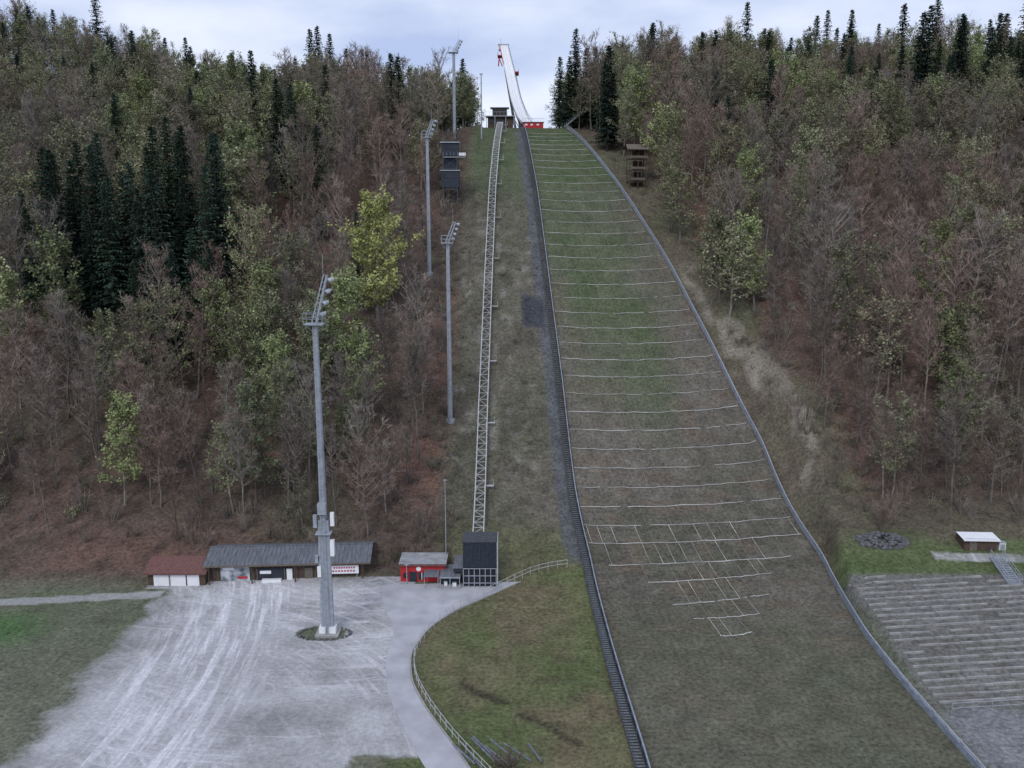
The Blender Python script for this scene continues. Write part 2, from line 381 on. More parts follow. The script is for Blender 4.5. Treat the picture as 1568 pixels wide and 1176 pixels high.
for k in range(len(allr)-1):
    (p,q),(p2,q2)=allr[k],allr[k+1]
    L_=math.dist(p,q);n=max(3,int(L_/1.75))
    for i in range(n+1):
        if random.random()<(.15 if k<6 else .3): continue
        u=(i+.3*random.random())/(n+.3)
        a0=(p[0]+(q[0]-p[0])*u,p[1]+(q[1]-p[1])*u-(.7 if k>=5 else .3)*4*u*(1-u))
        t2=(a0[0]-p2[0])/(q2[0]-p2[0]+1e-6)
        b0=(a0[0]-.5,p2[1]+(q2[1]-p2[1])*t2-(.7 if k>=4 else .3)*4*t2*(1-t2))
        rope(a0,b0,.045 if k<6 else .034,1 if k>=6 or random.random()<.4 else 0,jit=.03,lift=.1,n=3)
mb.obj('landing_hill_snow_nets',[M_net,M_rope])

# ------------------------------------------------------------------ lift track
def tx(y): return float(np.interp(y,[104,117,140,170,200,252],[-4.55,-4.6,-4.7,-4.5,-4.2,-3.1]))
yy=np.arange(108,252,1.25);mb=MB();base=[(tx(y),y,hz(tx(y),y)+1.5) for y in yy]
for i in range(len(base)-1):
    x,y,z=base[i];x2,y2,z2=base[i+1]
    for o in(-.72,.72):
        mb.beam((x+o,y,z),(x2+o,y2,z2),.13,.14,0)
        mb.beam((x+o,y,z-.7),(x2+o,y2,z2-.7),.09,.09,0)
        mb.beam((x+o,y,z),(x2+o,y2,z2-.7) ,.05,.05,0)
        mb.beam((x+o,y,z-.7),(x+o,y+.002,z),.05,.05,0)
    mb.beam((x-.7,y,z-.02),(x+.7,y,z-.02),.08,.07,0)
    sgn=1 if i%2 else -1
    mb.beam((x-.7*sgn,y,z-.05),(x2+.7*sgn,y2,z2-.05),.06,.05,0)
    if i%10==4:
        for o in(-.6,.6): mb.beam((x+o,y,hz(x+o,y)-.5),(x+o,y+.002,z-.7),.16,.16,0)
        mb.box((x+1.4,y,z-.75),(1.1,.6,.08),0)
        mb.beam((x+1.9,y,z-.7),(x+1.9,y+.002,z+.2),.05,.05,0)
mb.obj('inclined_lift_track',[M_steel_l])

# ------------------------------------------------------------------ flood light masts
def mast(x,y,z0,zs,zt,r0,r1,big=False,head=1.0):
    e=empty('floodlight_mast',(x,y,z0));h=zs-z0;ht=zt-z0
    mb=MB();n=5
    for i in range(n):
        a=i/n;b_=(i+1)/n;mb.tube((0,0,h*a),(0,0,h*b_),r0+(r1-r0)*a,r0+(r1-r0)*b_,n=12)
        mb.tube((0,0,h*b_-.15),(0,0,h*b_),(r0+(r1-r0)*b_)*1.12,n=12)
    mb.tube((0,0,-1),(0,0,.25),r0*1.8,n=12,cap=True)
    mb.obj('shaft',[M_steel],e)
    mb=MB()
    for o in(-.2,.2): mb.tube((o,-r0-.25,.3),(o,-r1-.25,h),.03,n=4)
    for i in range(int(h/.4)): 
        yy_=-(r0+(r1-r0)*(i*.4/h))-.25;mb.tube((-.2,yy_,.4+i*.4),(.2,yy_,.4+i*.4),.02,n=4)
    w=1.0*head
    mb.box((-.1,0,h-.05),(2*w,2*w*.8,.1))
    for sx in(-1,0,1):
        for sy in(-1,1): mb.tube((sx*w-.1,sy*w*.8,h),(sx*w-.1,sy*w*.8,h+1.1),.03,n=4)
    for sy in(-1,1):
        for zz in(.55,1.1): mb.tube((-w-.1,sy*w*.8,h+zz),(w-.1,sy*w*.8,h+zz),.03,n=4)
    for sx in(-1,1):
        for zz in(.55,1.1): mb.tube((sx*w-.1,-w*.8,h+zz),(sx*w-.1,w*.8,h+zz),.03,n=4)
    for sx in(-1,1): mb.tube((0,0,h-1.2),(sx*w-.1,0,h-.1),.05,n=4)
    top=Vector((1.35*head,.3,ht));bot=Vector((.1,0,h))
    for o in(-.35,.35): mb.beam(bot+Vector((0,o,0)),top+Vector((0,o,0)),.14,.14)
    mb.beam(bot+Vector((-.5,0,0)),top+Vector((-.35,0,.1)),.12,.12)
    k_=7
    for i in range(k_+1):
        p=bot.lerp(top,i/k_);mb.beam(p+Vector((0,-.45,0)),p+Vector((0,.45,0)),.08,.08)
        mb.beam(p+Vector((-.45+.12*i/k_,0,0)),p,.06,.06)
    mb.tube(top+Vector((-.4,0,0)),top+Vector((-.4,0,2.2*head)),.025,n=4)
    mb.obj('ladder_and_platform',[M_steel],e)
    mb=MB()
    for i in range(4):
        p=bot.lerp(top,(i+.9)/4.2)
        for o in(-.45,.45):
            c0=p+Vector((.25,o,0));dr_=Vector((.8,.25,-.35)).normalized()
            mb.tube(c0,c0+dr_*.25,.12*head,.26*head,n=10,mi=0,cap=True);mb.tube(c0+dr_*.25,c0+dr_*.40,.27*head,n=10,mi=0)
            mb.tube(c0+dr_*.38,c0+dr_*.39,.25*head,n=10,mi=1,cap=True)
    mb.obj('lamps',[M_steel,M_white],e)
    if big:
        mb=MB()
        mb.box((-.55,-.1,.45),(.75,.9,1.1),0);mb.box((.55,-.1,.45),(.75,.9,1.1),0);mb.box((.0,-.1,.12),(2.6,2.0,.3),1)
        mb.tube((-.52,-.2,1),(-.42,-.2,13.5),.24,.22,n=8,mi=2);mb.tube((.52,-.2,1),(.42,-.2,13.5),.24,.22,n=8,mi=2)
        for zz in(3,5.5,8,10.5): mb.box((0,-.2,zz),(1.1,.25,.12),2)
        mb.box((-.85,-.3,9.0),(.35,.5,.8),2);mb.box((.9,-.3,10.3),(.45,.5,1.8),0);mb.box((-.85,-.4,13.4),(.4,.4,1.4),2);mb.box((1.0,-.3,13.6),(.4,.4,1.5),0)
        mb.box((-.6,-.5,7.6),(.4,.3,1.2),0);mb.box((0,-.3,12.0),(1.7,1.1,.1),2)
        mb.box((0,-.6,14.9),(.9,.7,1.2),2)
        mb.obj('base_and_cabinets',[M_white,M_conc,M_steel],e)
    return e
mast(-20.6,92.4,0,35,40,.50,.26,True)
mast(-9.9,138.5,hz(-9.9,138.5),41.8,44.9,.42,.28,head=.9)
mast(-15.8,171,hz(-15.8,171),60.1,63.3,.40,.26,head=.9)
mast(-14.5,232,hz(-14.5,232),85.3,88.3,.46,.34,head=1.2)
mb=MB();z=hz(-7.7,232);mb.tube((0,0,-.5),(0,0,80.3-z),.2,.13,n=8);mb.box((0,0,80.3-z-.1),(.8,.3,.3));mb.tube((-.3,0,78-z),(.3,0,78-z),.06,n=5);mb.obj('light_pole',[M_steel],loc=(-7.7,232,z))
for (x,y,h) in((-8.5,108,12),(-13.2,104.6,2.5)):
    mb=MB();z=hz(x,y);mb.tube((0,0,-.3),(0,0,h),.07,.045,n=6);mb.box((0,0,h),(.5,.12,.12));mb.obj('utility_pole',[M_steel],loc=(x,y,z))
def stone(mb,c,r,mi=0):
    bm=bmesh.new();bmesh.ops.create_icosphere(bm,subdivisions=1,radius=r)
    sc=Vector((random.uniform(.7,1.3),random.uniform(.7,1.2),random.uniform(.5,.9)))
    vs=[Vector(c)+Vector((v.co.x*sc.x,v.co.y*sc.y,v.co.z*sc.z))*random.uniform(.8,1.2) for v in bm.verts]
    fs=[tuple(v.index for v in f_.verts) for f_ in bm.faces];bm.free();mb.add(vs,fs,mi)
mb=MB()
for i in range(26):
    a_=i/26*2*math.pi;stone(mb,(-21.0+2.9*math.cos(a_),92.3+1.5*math.sin(a_),.1),.2)
mb.obj('stone_border',[M_rock])

# ------------------------------------------------------------------ buildings
g=empty('garage_hut',(-42.1,104.6,0),.0)
mb=MB();mb.box((0,2.3,1.1),(7.2,4.6,2.2),0);mb.obj('walls',[M_wood],g)
mb=MB();mb.add([(-3.9,-.5,2.15),(3.9,-.5,2.15),(3.9,2.4,3.35),(-3.9,2.4,3.35)],[(0,1,2,3)]);mb.add([(-3.9,5.2,2.15),(3.9,5.2,2.15),(3.9,2.4,3.35),(-3.9,2.4,3.35)],[(3,2,1,0)])
mb.box((0,-.52,2.1),(7.8,.06,.22));mb.add([(-3.6,0.001,2.2),(-3.6,4.6,2.2),(-3.6,2.4,3.2)],[(0,1,2)]);mb.add([(3.6,0.001,2.2),(3.6,4.6,2.2),(3.6,2.4,3.2)],[(2,1,0)])
mb.obj('roof',[M_redroof],g)
mb=MB()
for x in(-1.9,.2,): mb.box((x,-.06,1.0),(1.9,.08,1.95),0)
mb.box((2.1,-.06,1.0),(1.5,.08,1.95),0);mb.box((-.85,-.1,1.0),(.06,.06,1.95),1);mb.box((1.2,-.1,1.0),(.06,.06,1.95),1)
mb.obj('garage_doors',[M_white,M_steel],g)
ang=math.atan2(1.2,19.5)
lb=empty('service_building',(-38.4,105.0,0),ang)
Lw=19.6
mb=MB();mb.box((Lw/2,3.2,1.5),(Lw,5.4,3.0),0)
for i in range(40): mb.box((.25+i*Lw/40,.47,1.5),(.06,.05,2.9),1)
mb.obj('walls',[M_wood,M_woodg],lb)
mb=MB();ov=.9
mb.add([(-.3,-.5,2.95),(Lw+ov,-.5,2.95),(Lw+ov,3.4,4.0),(-.3,3.4,4.0)],[(0,1,2,3)],0);mb.add([(-.3,7.0,2.95),(Lw+ov,7,2.95),(Lw+ov,3.4,4.0),(-.3,3.4,4.0)],[(3,2,1,0)],0)
for i in range(42): 
    x=-.3+i*(Lw+ov+.3)/41;mb.beam((x,-.5,2.97),(x,3.4,4.02),.04,.04,0)
mb.box((Lw/2+.3,-.52,2.88),(Lw+ov+.3,.07,.22),1);mb.box((Lw/2+.3,3.4,4.03),(Lw+ov+.3,.3,.08),0)
mb.add([(0.02,.5,3),(0.02,5.9,3),(0.02,3.4,3.9)],[(0,1,2)],2);mb.add([(Lw-.02,.5,3),(Lw-.02,5.9,3),(Lw-.02,3.4,3.9)],[(2,1,0)],2)
for x in(.3,5.6,11,15,Lw-.2): mb.box((x,-.3,1.45),(.14,.14,2.9),2)
mb.obj('roof',[M_roof,M_woodg,M_wood],lb)
M_mural=mat('mural',(.66,.68,.72),.6,.2,1.1,col2=(.10,.12,.14))
mb=MB();mb.box((3.4,.38,1.55),(3.6,.06,2.1),0);mb.box((4.3,.33,1.0),(1.2,.03,.3),1,rx=0);mb.box((2.6,.33,2.2),(1.4,.03,.3),2);mb.obj('mural_panel',[M_mural,M_red,M_white],lb)
mb=MB();mb.box((8.3,.40,1.1),(4.4,.1,2.1),0);mb.obj('open_front',[M_glass],lb)
mb=MB();mb.box((8.0,.0,.45),(2.4,.5,.8),0);mb.box((10.2,.3,1.1),(.7,.08,1.9),0);mb.box((7.2,.3,1.65),(1.4,.06,.4),0);mb.box((6.15,.3,1.1),(.12,.12,2.1),1);mb.box((9.6,.3,1.1),(.12,.12,2.1),1);mb.box((12.6,.37,1.1),(1.0,.08,2.0),1)
mb.obj('counter_and_doors',[M_white,M_woodg],lb)
M_mag=mat('magenta_print',(.45,.08,.16),.6,.3,2)
mb=MB();mb.box((17.1,-.0,1.9),(3.7,.08,1.1),0)
for i in range(9):
    mb.box((15.9+i*.31,-.055,2.15),(.2,.03,.22),1)
    if i<8: mb.box((15.75+i*.37,-.055,1.72),(.25,.03,.2),1)
for x in(15.5,18.7): mb.box((x,.06,1.0),(.08,.05,2.0),2)
mb.obj('advertising_banner',[M_white,M_mag,M_steel],lb)
rh=empty('red_ticket_hut',(-11.25,105.1,0),0)
mb=MB();mb.box((0,1.75,1.45),(5.6,3.5,2.9),0);mb.obj('walls',[M_red],rh)
mb=MB();mb.box((0,1.7,3.0),(6.0,4.0,.18),0);mb.box((0,-.34,3.0),(6.05,.08,.26),1);mb.obj('roof',[M_roofl,M_redroof],rh)
mb=MB();mb.box((-1.2,-.04,1.0),(.95,.08,2.0),0);mb.box((-.1,-.04,1.45),(.9,.08,.9),0);mb.box((-.1,-.09,1.45),(.08,.04,.9),1);mb.box((-2.2,-.04,1.5),(.5,.08,.7),0);mb.tube((-.5,-.02,2.4),(-.5,-.08,2.4),.3,n=14,mi=1,cap=True)
mb.obj('door_and_windows',[M_glass,M_white],rh)
ls=empty('lift_valley_station',(-4.0,103.7,0),0)
mb=MB();mb.box((0,1.8,4.75),(4.2,3.4,3.3),0)
for i in range(9): mb.box((-1.95+i*.48,.07,4.75),(.05,.05,3.2),1)
mb.box((2.18,1.8,3.2),(.12,3.7,6.5),2)
mb.box((0,1.8,6.44),(4.35,3.6,.08),1)
mb.obj('upper_cladding',[M_anth,M_dark,M_steel_l],ls)
mb=MB();mb.box((0,1.9,1.5),(4.1,3.1,3.0),0)
for i in range(7): mb.box((-2.05+i*.68,.1,1.5),(.09,.1,3.0),1)
for zz in(.1,1.05,2.0,2.95): mb.box((0,.1,zz),(4.2,.08,.09),1)
mb.obj('glazed_base',[M_glass,M_steel],ls)
mb=MB();mb.add([(-5.0,-.5,2.05),(-2.4,-.5,2.05),(-2.4,2.6,2.5),(-5.0,2.6,2.5)],[(0,1,2,3)],0);mb.box((-3.7,-.5,2.0),(2.6,.06,.15),1);mb.box((-3.7,1.6,1.0),(2.4,1.8,2.0),2)
mb.add([(-3.3,0,3.0),(-2.15,0,3.0),(-2.15,3.,3.6),(-3.3,3.,3.6)],[(0,1,2,3)],0);mb.box((-2.75,1.5,2.75),(1.1,2.8,.5),2)
for x in(-4.9,-3.7,-2.5): mb.box((x,-.4,1.0),(.08,.08,2.0),1)
mb.add([(-7.0,-.2,1.95),(-5.1,-.2,1.95),(-5.1,1.4,2.3),(-7.0,1.4,2.3)],[(0,1,2,3)],0)
for o in(-6.9,-5.2): mb.box((o,-.1,.97),(.07,.07,1.95),1)
mb.box((-3.2,.4,.5),(.5,.4,1.0),3);mb.box((-4.3,.6,.55),(.4,.4,1.1),3)
mb.obj('canopies_and_kiosk',[M_roof,M_steel,M_anth,M_white],ls)

# judges tower
x0,y0=-13,193;z0=hz(x0,y0)
jt=empty('judges_tower',(x0,y0,z0));T=61.2-z0
mb=MB()
for sx in(-1,1):
    for sy in(-1,1): mb.beam((sx*1.5,sy*1.6,-2),(sx*1.5,sy*1.6+.002,T-.5),.2,.2)
for zz in np.arange(1,T-5,2.2):
    for sy in(-1,1):
        mb.beam((-1.5,sy*1.6,zz),(1.5,sy*1.6,zz),.12,.12);mb.beam((-1.5,sy*1.6,zz),(1.5,sy*1.6,zz+2.2),.08,.08);mb.beam((1.5,sy*1.6,zz),(-1.5,sy*1.6,zz+2.2),.08,.08)
mb.obj('steel_frame',[M_dark],jt)
mb=MB();mb.box((0,0,T-1.9),(3.5,3.4,2.6),0);mb.box((0,0,T-.5),(4.1,4.1,.2),1);mb.box((.15,-1.73,T-1.5),(2.8,.06,.9),2)
mb.box((0,0,T-8.0),(3.7,3.6,3.4),0);mb.box((0,0,T-6.2),(4.2,4.0,.18),1);mb.box((.1,-1.83,T-7.4),(3.0,.06,.9),2);mb.box((.9,-1.2,T-3.5),(4.6,1.2,.12),1)
mb.box((0,.4,T-4.7),(2.8,2.2,2.4),0)
for i in range(7): mb.tube((-1.4+i*.75,-1.8,T-3.5),(-1.4+i*.75,-1.8,T-2.5),.03,n=4,mi=1)
mb.box((2.6,-1.7,T-2.9),(1.4,.1,.6),3)
mb.obj('cabins',[M_anth,M_steel,M_glass,M_white],jt)
# coach stand
x0,y0=28,205;z0=hz(x0,y0)-.3;T=60.8-z0
cs=empty('wooden_coach_stand',(x0,y0,z0),.15);mb=MB()
for sx in(-1,0,1):
    for sy in(-1,1): mb.beam((sx*1.9,sy*1.2,-1),(sx*1.9,sy*1.2+.002,T-.4),.18,.18)
for i in range(3):
    zz=T-2.8-i*2.4;wd=4.3-.5*i
    mb.box((0,0,zz),(wd,3.0,.14))
    mb.box((0,-1.5,zz+.5),(wd-.1,.06,.5),1);mb.box((-wd/2+.05,0,zz+.5),(.06,2.9,.5),1);mb.box((.6,1.4,zz+1.1),(wd-1.6,.06,2.0))
mb.obj('decks',[M_wood,M_woodg],cs)
mb=MB();mb.add([(-2.9,-2.3,T-.6),(2.9,-2.3,T-.6),(2.6,0,T+.5),(-2.6,0,T+.5)],[(0,1,2,3)]);mb.add([(-2.9,2.3,T-.6),(2.9,2.3,T-.6),(2.6,0,T+.5),(-2.6,0,T+.5)],[(3,2,1,0)]);mb.box((0,-2.3,T-.7),(5.8,.08,.2));mb.obj('roof',[M_woodg],cs)

# ------------------------------------------------------------------ inrun
inr=empty('ski_jump_inrun_tower',(0,0,0))
IP=[(-3.1,340,105.4),(-2.1,328,99.6),(-.9,315,93.2),(.1,302,86.8),(1.0,290,81.2),(2.0,279,77.0),(2.85,268,73.6),(3.6,261,71.7),(4.2,255.5,70.6)]
ip=np.array(IP);dd=np.r_[0,np.cumsum(np.linalg.norm(np.diff(ip,axis=0),axis=1))];uu=np.linspace(0,dd[-1],60)
pts=np.stack([np.interp(uu,dd,ip[:,i]) for i in range(3)],1)
for _ in range(3): pts[1:-1]=.25*pts[:-2]+.5*pts[1:-1]+.25*pts[2:]
m1=MB();m2=MB();m3=MB()
for i in range(59):
    p=Vector(pts[i]);r=Vector(pts[i+1])
    m1.beam(p,r,2.7,.12,0);m2.beam(p-Vector((0,0,.8)),r-Vector((0,0,.8)),2.2,1.3,0)
    for o in(-.35,.35): m1.beam(p+Vector((o,0,.08)),r+Vector((o,0,.08)),.07,.04,1)
    for o in(-1.42,1.42):
        m3.beam(p+Vector((o,0,.25)),r+Vector((o,0,.25)),.12,.7,0 if (o<0 and i<14) else 2)
    m3.beam(p+Vector((1.75,0,.9)),r+Vector((1.75,0,.9)),.07,.07,1);m3.beam(p+Vector((1.8,0,-.1)),r+Vector((1.8,0,-.1)),.6,.08,1)
    if i%3==0: m3.tube(p+Vector((1.75,0,-.1)),p+Vector((1.75,0,.9)),.04,n=4,mi=1)
m1.obj('white_track',[M_white,M_steel_l],inr);m2.obj('box_girder',[M_dark],inr);m3.obj('side_walls',[M_red,M_steel,M_white],inr)
mb=MB()
for o in(-.8,.8):
    mb.beam((-1.6+o,321,94.6),(2.2+o,276,hz(2.2,276)-.5),.5,.5)
    mb.beam((.4+o,297,82.6),(2.4+o,272,hz(2.4,272)-.5),.35,.35)
for k_ in range(6):
    u=k_/6;v=(k_+1)/6;A=Vector((-1.6,321,94.6)).lerp(Vector((2.2,276,67)),u);B=Vector((-1.6,321,94.6)).lerp(Vector((2.2,276,67)),v)
    mb.beam(A-Vector((.8,0,0)),B+Vector((.8,0,0)),.15,.15)
mb.obj('inclined_struts',[M_dark],inr)
mb=MB();p=pts[0];mb.box((p[0],p[1]+1.5,p[2]-.2),(3.6,3.4,1.7),0);mb.box((p[0],p[1]+1.5,p[2]+.75),(4.0,3.8,.15),1);mb.tube((p[0]-1,p[1]+1,p[2]+.8),(p[0]-1,p[1]+1,p[2]+3.0),.06,n=5,mi=1)
p=pts[8];mb.box((p[0]-2.2,p[1],p[2]+.1),(1.4,6,.2),2);mb.box((p[0]-2.8,p[1],p[2]+.6),(.12,6,1.2),2);mb.beam((p[0]-2.6,p[1]-2,p[2]-3.4),(p[0]-2.2,p[1]-2,p[2]+.2),.4,.4,2);mb.beam((p[0]-1.2,p[1]-2,p[2]-3.4),(p[0]-2.6,p[1]-2,p[2]-.2),.3,.3,2)
p=pts[20];mb.box((p[0]+2.3,p[1],p[2]+.2),(1.3,8,.3),2);mb.box((p[0]+2.8,p[1],p[2]+.7),(.1,8,1.0),2)
mb.obj('start_platforms',[M_white,M_steel,M_red],inr)
tt=empty('takeoff_table',(5.8,252.5,0),.0);z=hz(5.8,252.5)
mb=MB();mb.box((0,1.2,z+.5),(5.6,2.4,2.0),0);mb.box((0,1.2,z+1.56),(6.0,2.8,.12),1);mb.obj('table',[M_red,M_dark],tt)
mb=MB()
for x in(-1.9,-.4,1.3): mb.box((x,-.03,z+.9),(.7,.05,.4),0)
for i in range(8): mb.tube((-3+i*.85,-.1,z+1.6),(-3+i*.85,-.1,z+2.5),.04,n=4,mi=1)
mb.tube((-3,-.1,z+2.5),(3,-.1,z+2.5),.04,n=4,mi=1);mb.obj('logos_and_rail',[M_white,M_steel],tt)
cb=empty('takeoff_cabin',(-3.2,256,hz(-3.2,256)))
mb=MB();mb.box((0,0,1.4),(7.0,3.6,3.0),0);mb.box((-.2,-.3,4.2),(4.0,3.4,2.0),0);mb.obj('walls',[M_wood],cb)
mb=MB();mb.box((0,-.3,3.0),(8.2,4.8,.2),0);mb.box((-.2,-.3,5.3),(5.2,4.2,.2),0)
for x in(-3.8,-1.5,1.5,3.8): mb.box((x,-2.5,1.4),(.15,.15,3.0),0)
mb.obj('roof_and_decks',[M_steel],cb)
mb=MB()
for x in(-2.4,-.6,1.2): mb.box((x,-1.84,1.6),(1.2,.06,1.1),0)
for x in(-1.3,.8): mb.box((x,-2.04,4.2),(1.4,.06,1.0),0)
for i in range(9): mb.tube((-4+i,-2.6,3.1),(-4+i,-2.6,4.1),.03,n=4,mi=1)
mb.tube((-4,-2.6,4.1),(4,-2.6,4.1),.04,n=4,mi=1);mb.obj('windows_and_rail',[M_glass,M_steel],cb)
mb=MB()
for o in(0,1.2): mb.beam((14.5,252+o,hz(14.5,252)+.5),(19.5,256+o,hz(19.5,256)+4.5),.15,.3)
for i in range(12):
    u=i/11;mb.box((14.5+5*u,252.6+4*u,hz(14.5,252)+.6+4.1*u),(.35,1.2,.06));mb.tube((14.5+5*u,252+4*u,hz(14.5,252)+.6+4.1*u),(14.5+5*u,252+4*u,hz(14.5,252)+1.6+4.1*u),.03,n=4)
mb.obj('steel_gangway',[M_steel])

# ------------------------------------------------------------------ right side things
hh=empty('storage_hut',(59.8,107.2,hz(59.8,107)),-.05)
mb=MB();mb.box((0,1.3,.8),(4.0,2.6,1.7),0);mb.box((-.9,-.03,.75),(.9,.06,1.5),1);mb.obj('walls',[M_wood,M_woodg],hh)
mb=MB();mb.add([(-2.3,-.4,1.6),(2.3,-.4,1.6),(2.3,2.0,1.85),(-2.3,2.0,1.85)],[(0,1,2,3)]);mb.box((0,-.4,1.55),(4.6,.06,.14));mb.obj('roof',[M_white],hh)
mb=MB();mb.box((2.9,.6,.5),(.8,.7,1.1),0);mb.box((2.9,.6,1.08),(.9,.8,.06),1);mb.box((2.9,.22,.5),(.6,.04,.8),1);mb.obj('electrical_cabinet',[M_white,M_steel],hh)
mb=MB()
a0=Vector((60.8,105.2,hz(60.8,105.2)+.4));a1=Vector((60.2,99.5,hz(60.2,99.5)+.1))
for o in(-.75,.75):
    mb.beam(a0+Vector((o,0,0)),a1+Vector((o,0,0)),.1,.25)
    for hh_ in(.55,1.0): mb.beam(a0+Vector((o,0,hh_)),a1+Vector((o,0,hh_)),.05,.05)
    for i in range(7): p=a0.lerp(a1,i/6)+Vector((o,0,0));mb.tube(p,p+Vector((0,0,1.0)),.03,n=4)
for i in range(16): p=a0.lerp(a1,i/15);mb.box(p,(1.5,.3,.05),0)
mb.obj('steel_stairs',[M_steel])
mb=MB()
for i in range(240):
    a_=random.random()*2*math.pi;r=math.sqrt(random.random());x=48.2+3.3*r*math.cos(a_);y=109.4+1.9*r*math.sin(a_);stone(mb,(x,y,hz(x,y)+1.1*(1-r)*random.random()),random.uniform(.18,.42))
mb.obj('rock_pile',[M_rock])
mb=MB()
for i in range(21):
    y0=77.8+i*1.16
    for j in range(15):
        xa=41.0+j*2.3;xb_=xa+2.24;ya=y0+.1*(xa-41);yb=y0+.1*(xb_-41)
        if ya>101.4: continue
        if random.random()<.05: continue
        dz=random.uniform(-.05,.03)
        mb.beam((xa,ya,hz(xa,ya)+.08+dz),(xb_,yb,hz(xb_,yb)+.08+dz+random.uniform(-.03,.03)),random.uniform(.2,.27),.22,0)
mb.obj('spectator_terraces',[M_terr])
mb=MB()
for j in range(9):
    x=41.5+j*4;y=76.2+.1*(x-41);z=hz(x,y);mb.tube((x,y,z),(x,y,z+1.0),.04,n=5)
    if j<8:
        for hh_ in(.5,1): mb.tube((x,y,z+hh_),(x+4,y+.4,hz(x+4,y+.4)+hh_),.03,n=5)
mb.obj('terrace_railing',[M_steel])
mb=MB();random.seed(3)
for i in range(8):
    x=-3+i*.75+random.uniform(-.3,.3);y=68.0+random.uniform(-.6,.6);Ln=random.uniform(2.5,4.5);a_=random.uniform(1.9,2.5)
    mb.beam((x,y,.25),(x+math.cos(a_)*Ln,y+math.sin(a_)*Ln,random.uniform(.15,.8)),.14,.12,0)
mb.obj('pile_of_poles',[M_step])

# ------------------------------------------------------------------ trees
def rv(s=1): return Vector((random.uniform(-s,s),random.uniform(-s,s),random.uniform(-s,s)))
def sliver(mb,p,d,l,w,mi):
    d=d.normalized();u=d.orthogonal().normalized();u=Matrix.Rotation(random.random()*6.28,3,d)@u
    mb.add([p-u*w,p+u*w,p+d*l],[(0,1,2)],mi)
def leaf(mb,p,s,mi):
    a_=(rv()+Vector((0,0,.5))).normalized();b_=a_.orthogonal().normalized();c_=a_.cross(b_)
    mb.add([p+b_*s,p+c_*s*.8-b_*s*.6,p-c_*s*.8-b_*s*.5],[(0,1,2)],mi)
def beech(seed,Ht,spread,start,nb,ntw,nleaf,leafmi=2,lsize=.16,tr=.2,up=0):
    random.seed(seed);mb=MB();p=Vector((0,0,-.5));dirn=Vector((random.uniform(-.05,.05),random.uniform(-.05,.05),1))
    n=7;tp=[p];Tt=Ht*.86
    for i in range(n):
        p=p+dirn*(Tt+.5)/n+Vector((random.uniform(-.25,.25),random.uniform(-.25,.25),0))*.9;tp.append(p.copy())
    for i in range(n): mb.tube(tp[i],tp[i+1],tr*(1-i/n)+.04,tr*(1-(i+1)/n)+.04,n=5,mi=0)
    def tpt(u):
        u=min(max(u,0),.999)*n;i=int(u);return tp[i].lerp(tp[i+1],u-i)
    az=random.random()*6;lop=random.random()*6.28
    for b_ in range(nb):
        v=(b_+random.random())/nb;u=start+(.99-start)*v;az+=2.4+random.uniform(-.5,.5)
        prof=math.sin(math.pi*(.22+.6*v))**.7
        Ln=spread*prof*random.uniform(.65,1.2)*(1+.2*math.cos(az-lop))
        el=math.radians(random.uniform(8,38)+38*v*v+up)
        d=Vector((math.cos(az)*math.cos(el),math.sin(az)*math.cos(el),math.sin(el)));q=tpt(u)
        r=.015*Ln+.012;pr=q
        for k_ in range(2):
            d=(d+Vector((0,0,.16))+rv(.15)).normalized();nx_=pr+d*Ln/2
            mb.tube(pr,nx_,r*(1-k_/2)+.01,r*(1-(k_+1)/2)+.01,n=3,mi=1)
            for s2 in range(3 if k_==0 else 5):
                f_=random.random();b0=pr.lerp(nx_,f_);d2=(d+rv(.9)+Vector((0,0,.2))).normalized();l2=Ln*.36*random.uniform(.6,1.2)
                e2=b0+d2*l2;sliver(mb,b0,d2,l2,.03,1)
                for t_i in range(ntw):
                    g_=random.random()**.6;c0=b0.lerp(e2,g_);sliver(mb,c0,d2*.6+rv(.9)+Vector((0,0,.35)),random.uniform(.5,1.15),random.uniform(.03,.052),1)
                for t_i in range(nleaf):
                    g_=random.random();c0=b0.lerp(e2,g_)+rv(.5);leaf(mb,c0,lsize*random.uniform(.6,1.3),leafmi)
            pr=nx_
    return mb
def spruce(seed,Ht,R):
    random.seed(seed);mb=MB();mb.tube((0,0,-.5),(0,0,Ht*.5),.26,.15,n=6);mb.tube((0,0,Ht*.5),(0,0,Ht),.15,.02,n=5)
    z=Ht*.1;az=0
    while z<Ht-.2:
        v=1-z/Ht;Rr=R*(v**.7)*random.uniform(.8,1.1)+.15;nb=int(5+3*v)
        for i in range(nb):
            if random.random()<.08: continue
            az+=6.283/nb+random.uniform(-.35,.35);Lr=Rr*random.uniform(.6,1.15)
            d=Vector((math.cos(az),math.sin(az),random.uniform(-.45,-.1)+.5*(1-v)**2));d.normalize()
            p=Vector((0,0,z+random.uniform(-.15,.15)));side=Vector((-d.y,d.x,0))
            k_=max(2,int(Lr/.55))
            for j in range(k_):
                f_=(j+.6)/k_;c0=p+d*Lr*f_+Vector((0,0,.25*f_*f_*Lr*.3));w=.55*(1.15-f_)*min(1.3,Lr/1.5)+.16
                for sg in(-1,1):
                    tip=c0+side*sg*w+d*.35+Vector((0,0,random.uniform(-.35,-.02)))
                    mb.add([c0-d*.28,c0+d*.3,tip],[(0,1,2)],1)
                mb.add([c0-side*.18,c0+side*.18,c0+Vector((0,0,-random.uniform(.25,.6)))+d*.1],[(0,1,2)],1)
        z+=random.uniform(.38,.52)*(1 if v>.3 else .75)
    for i in range(8): sliver(mb,Vector((0,0,Ht-.6+.08*i)),Vector((math.cos(i*2.4),math.sin(i*2.4),.8)),.35,.06,1)
    return mb
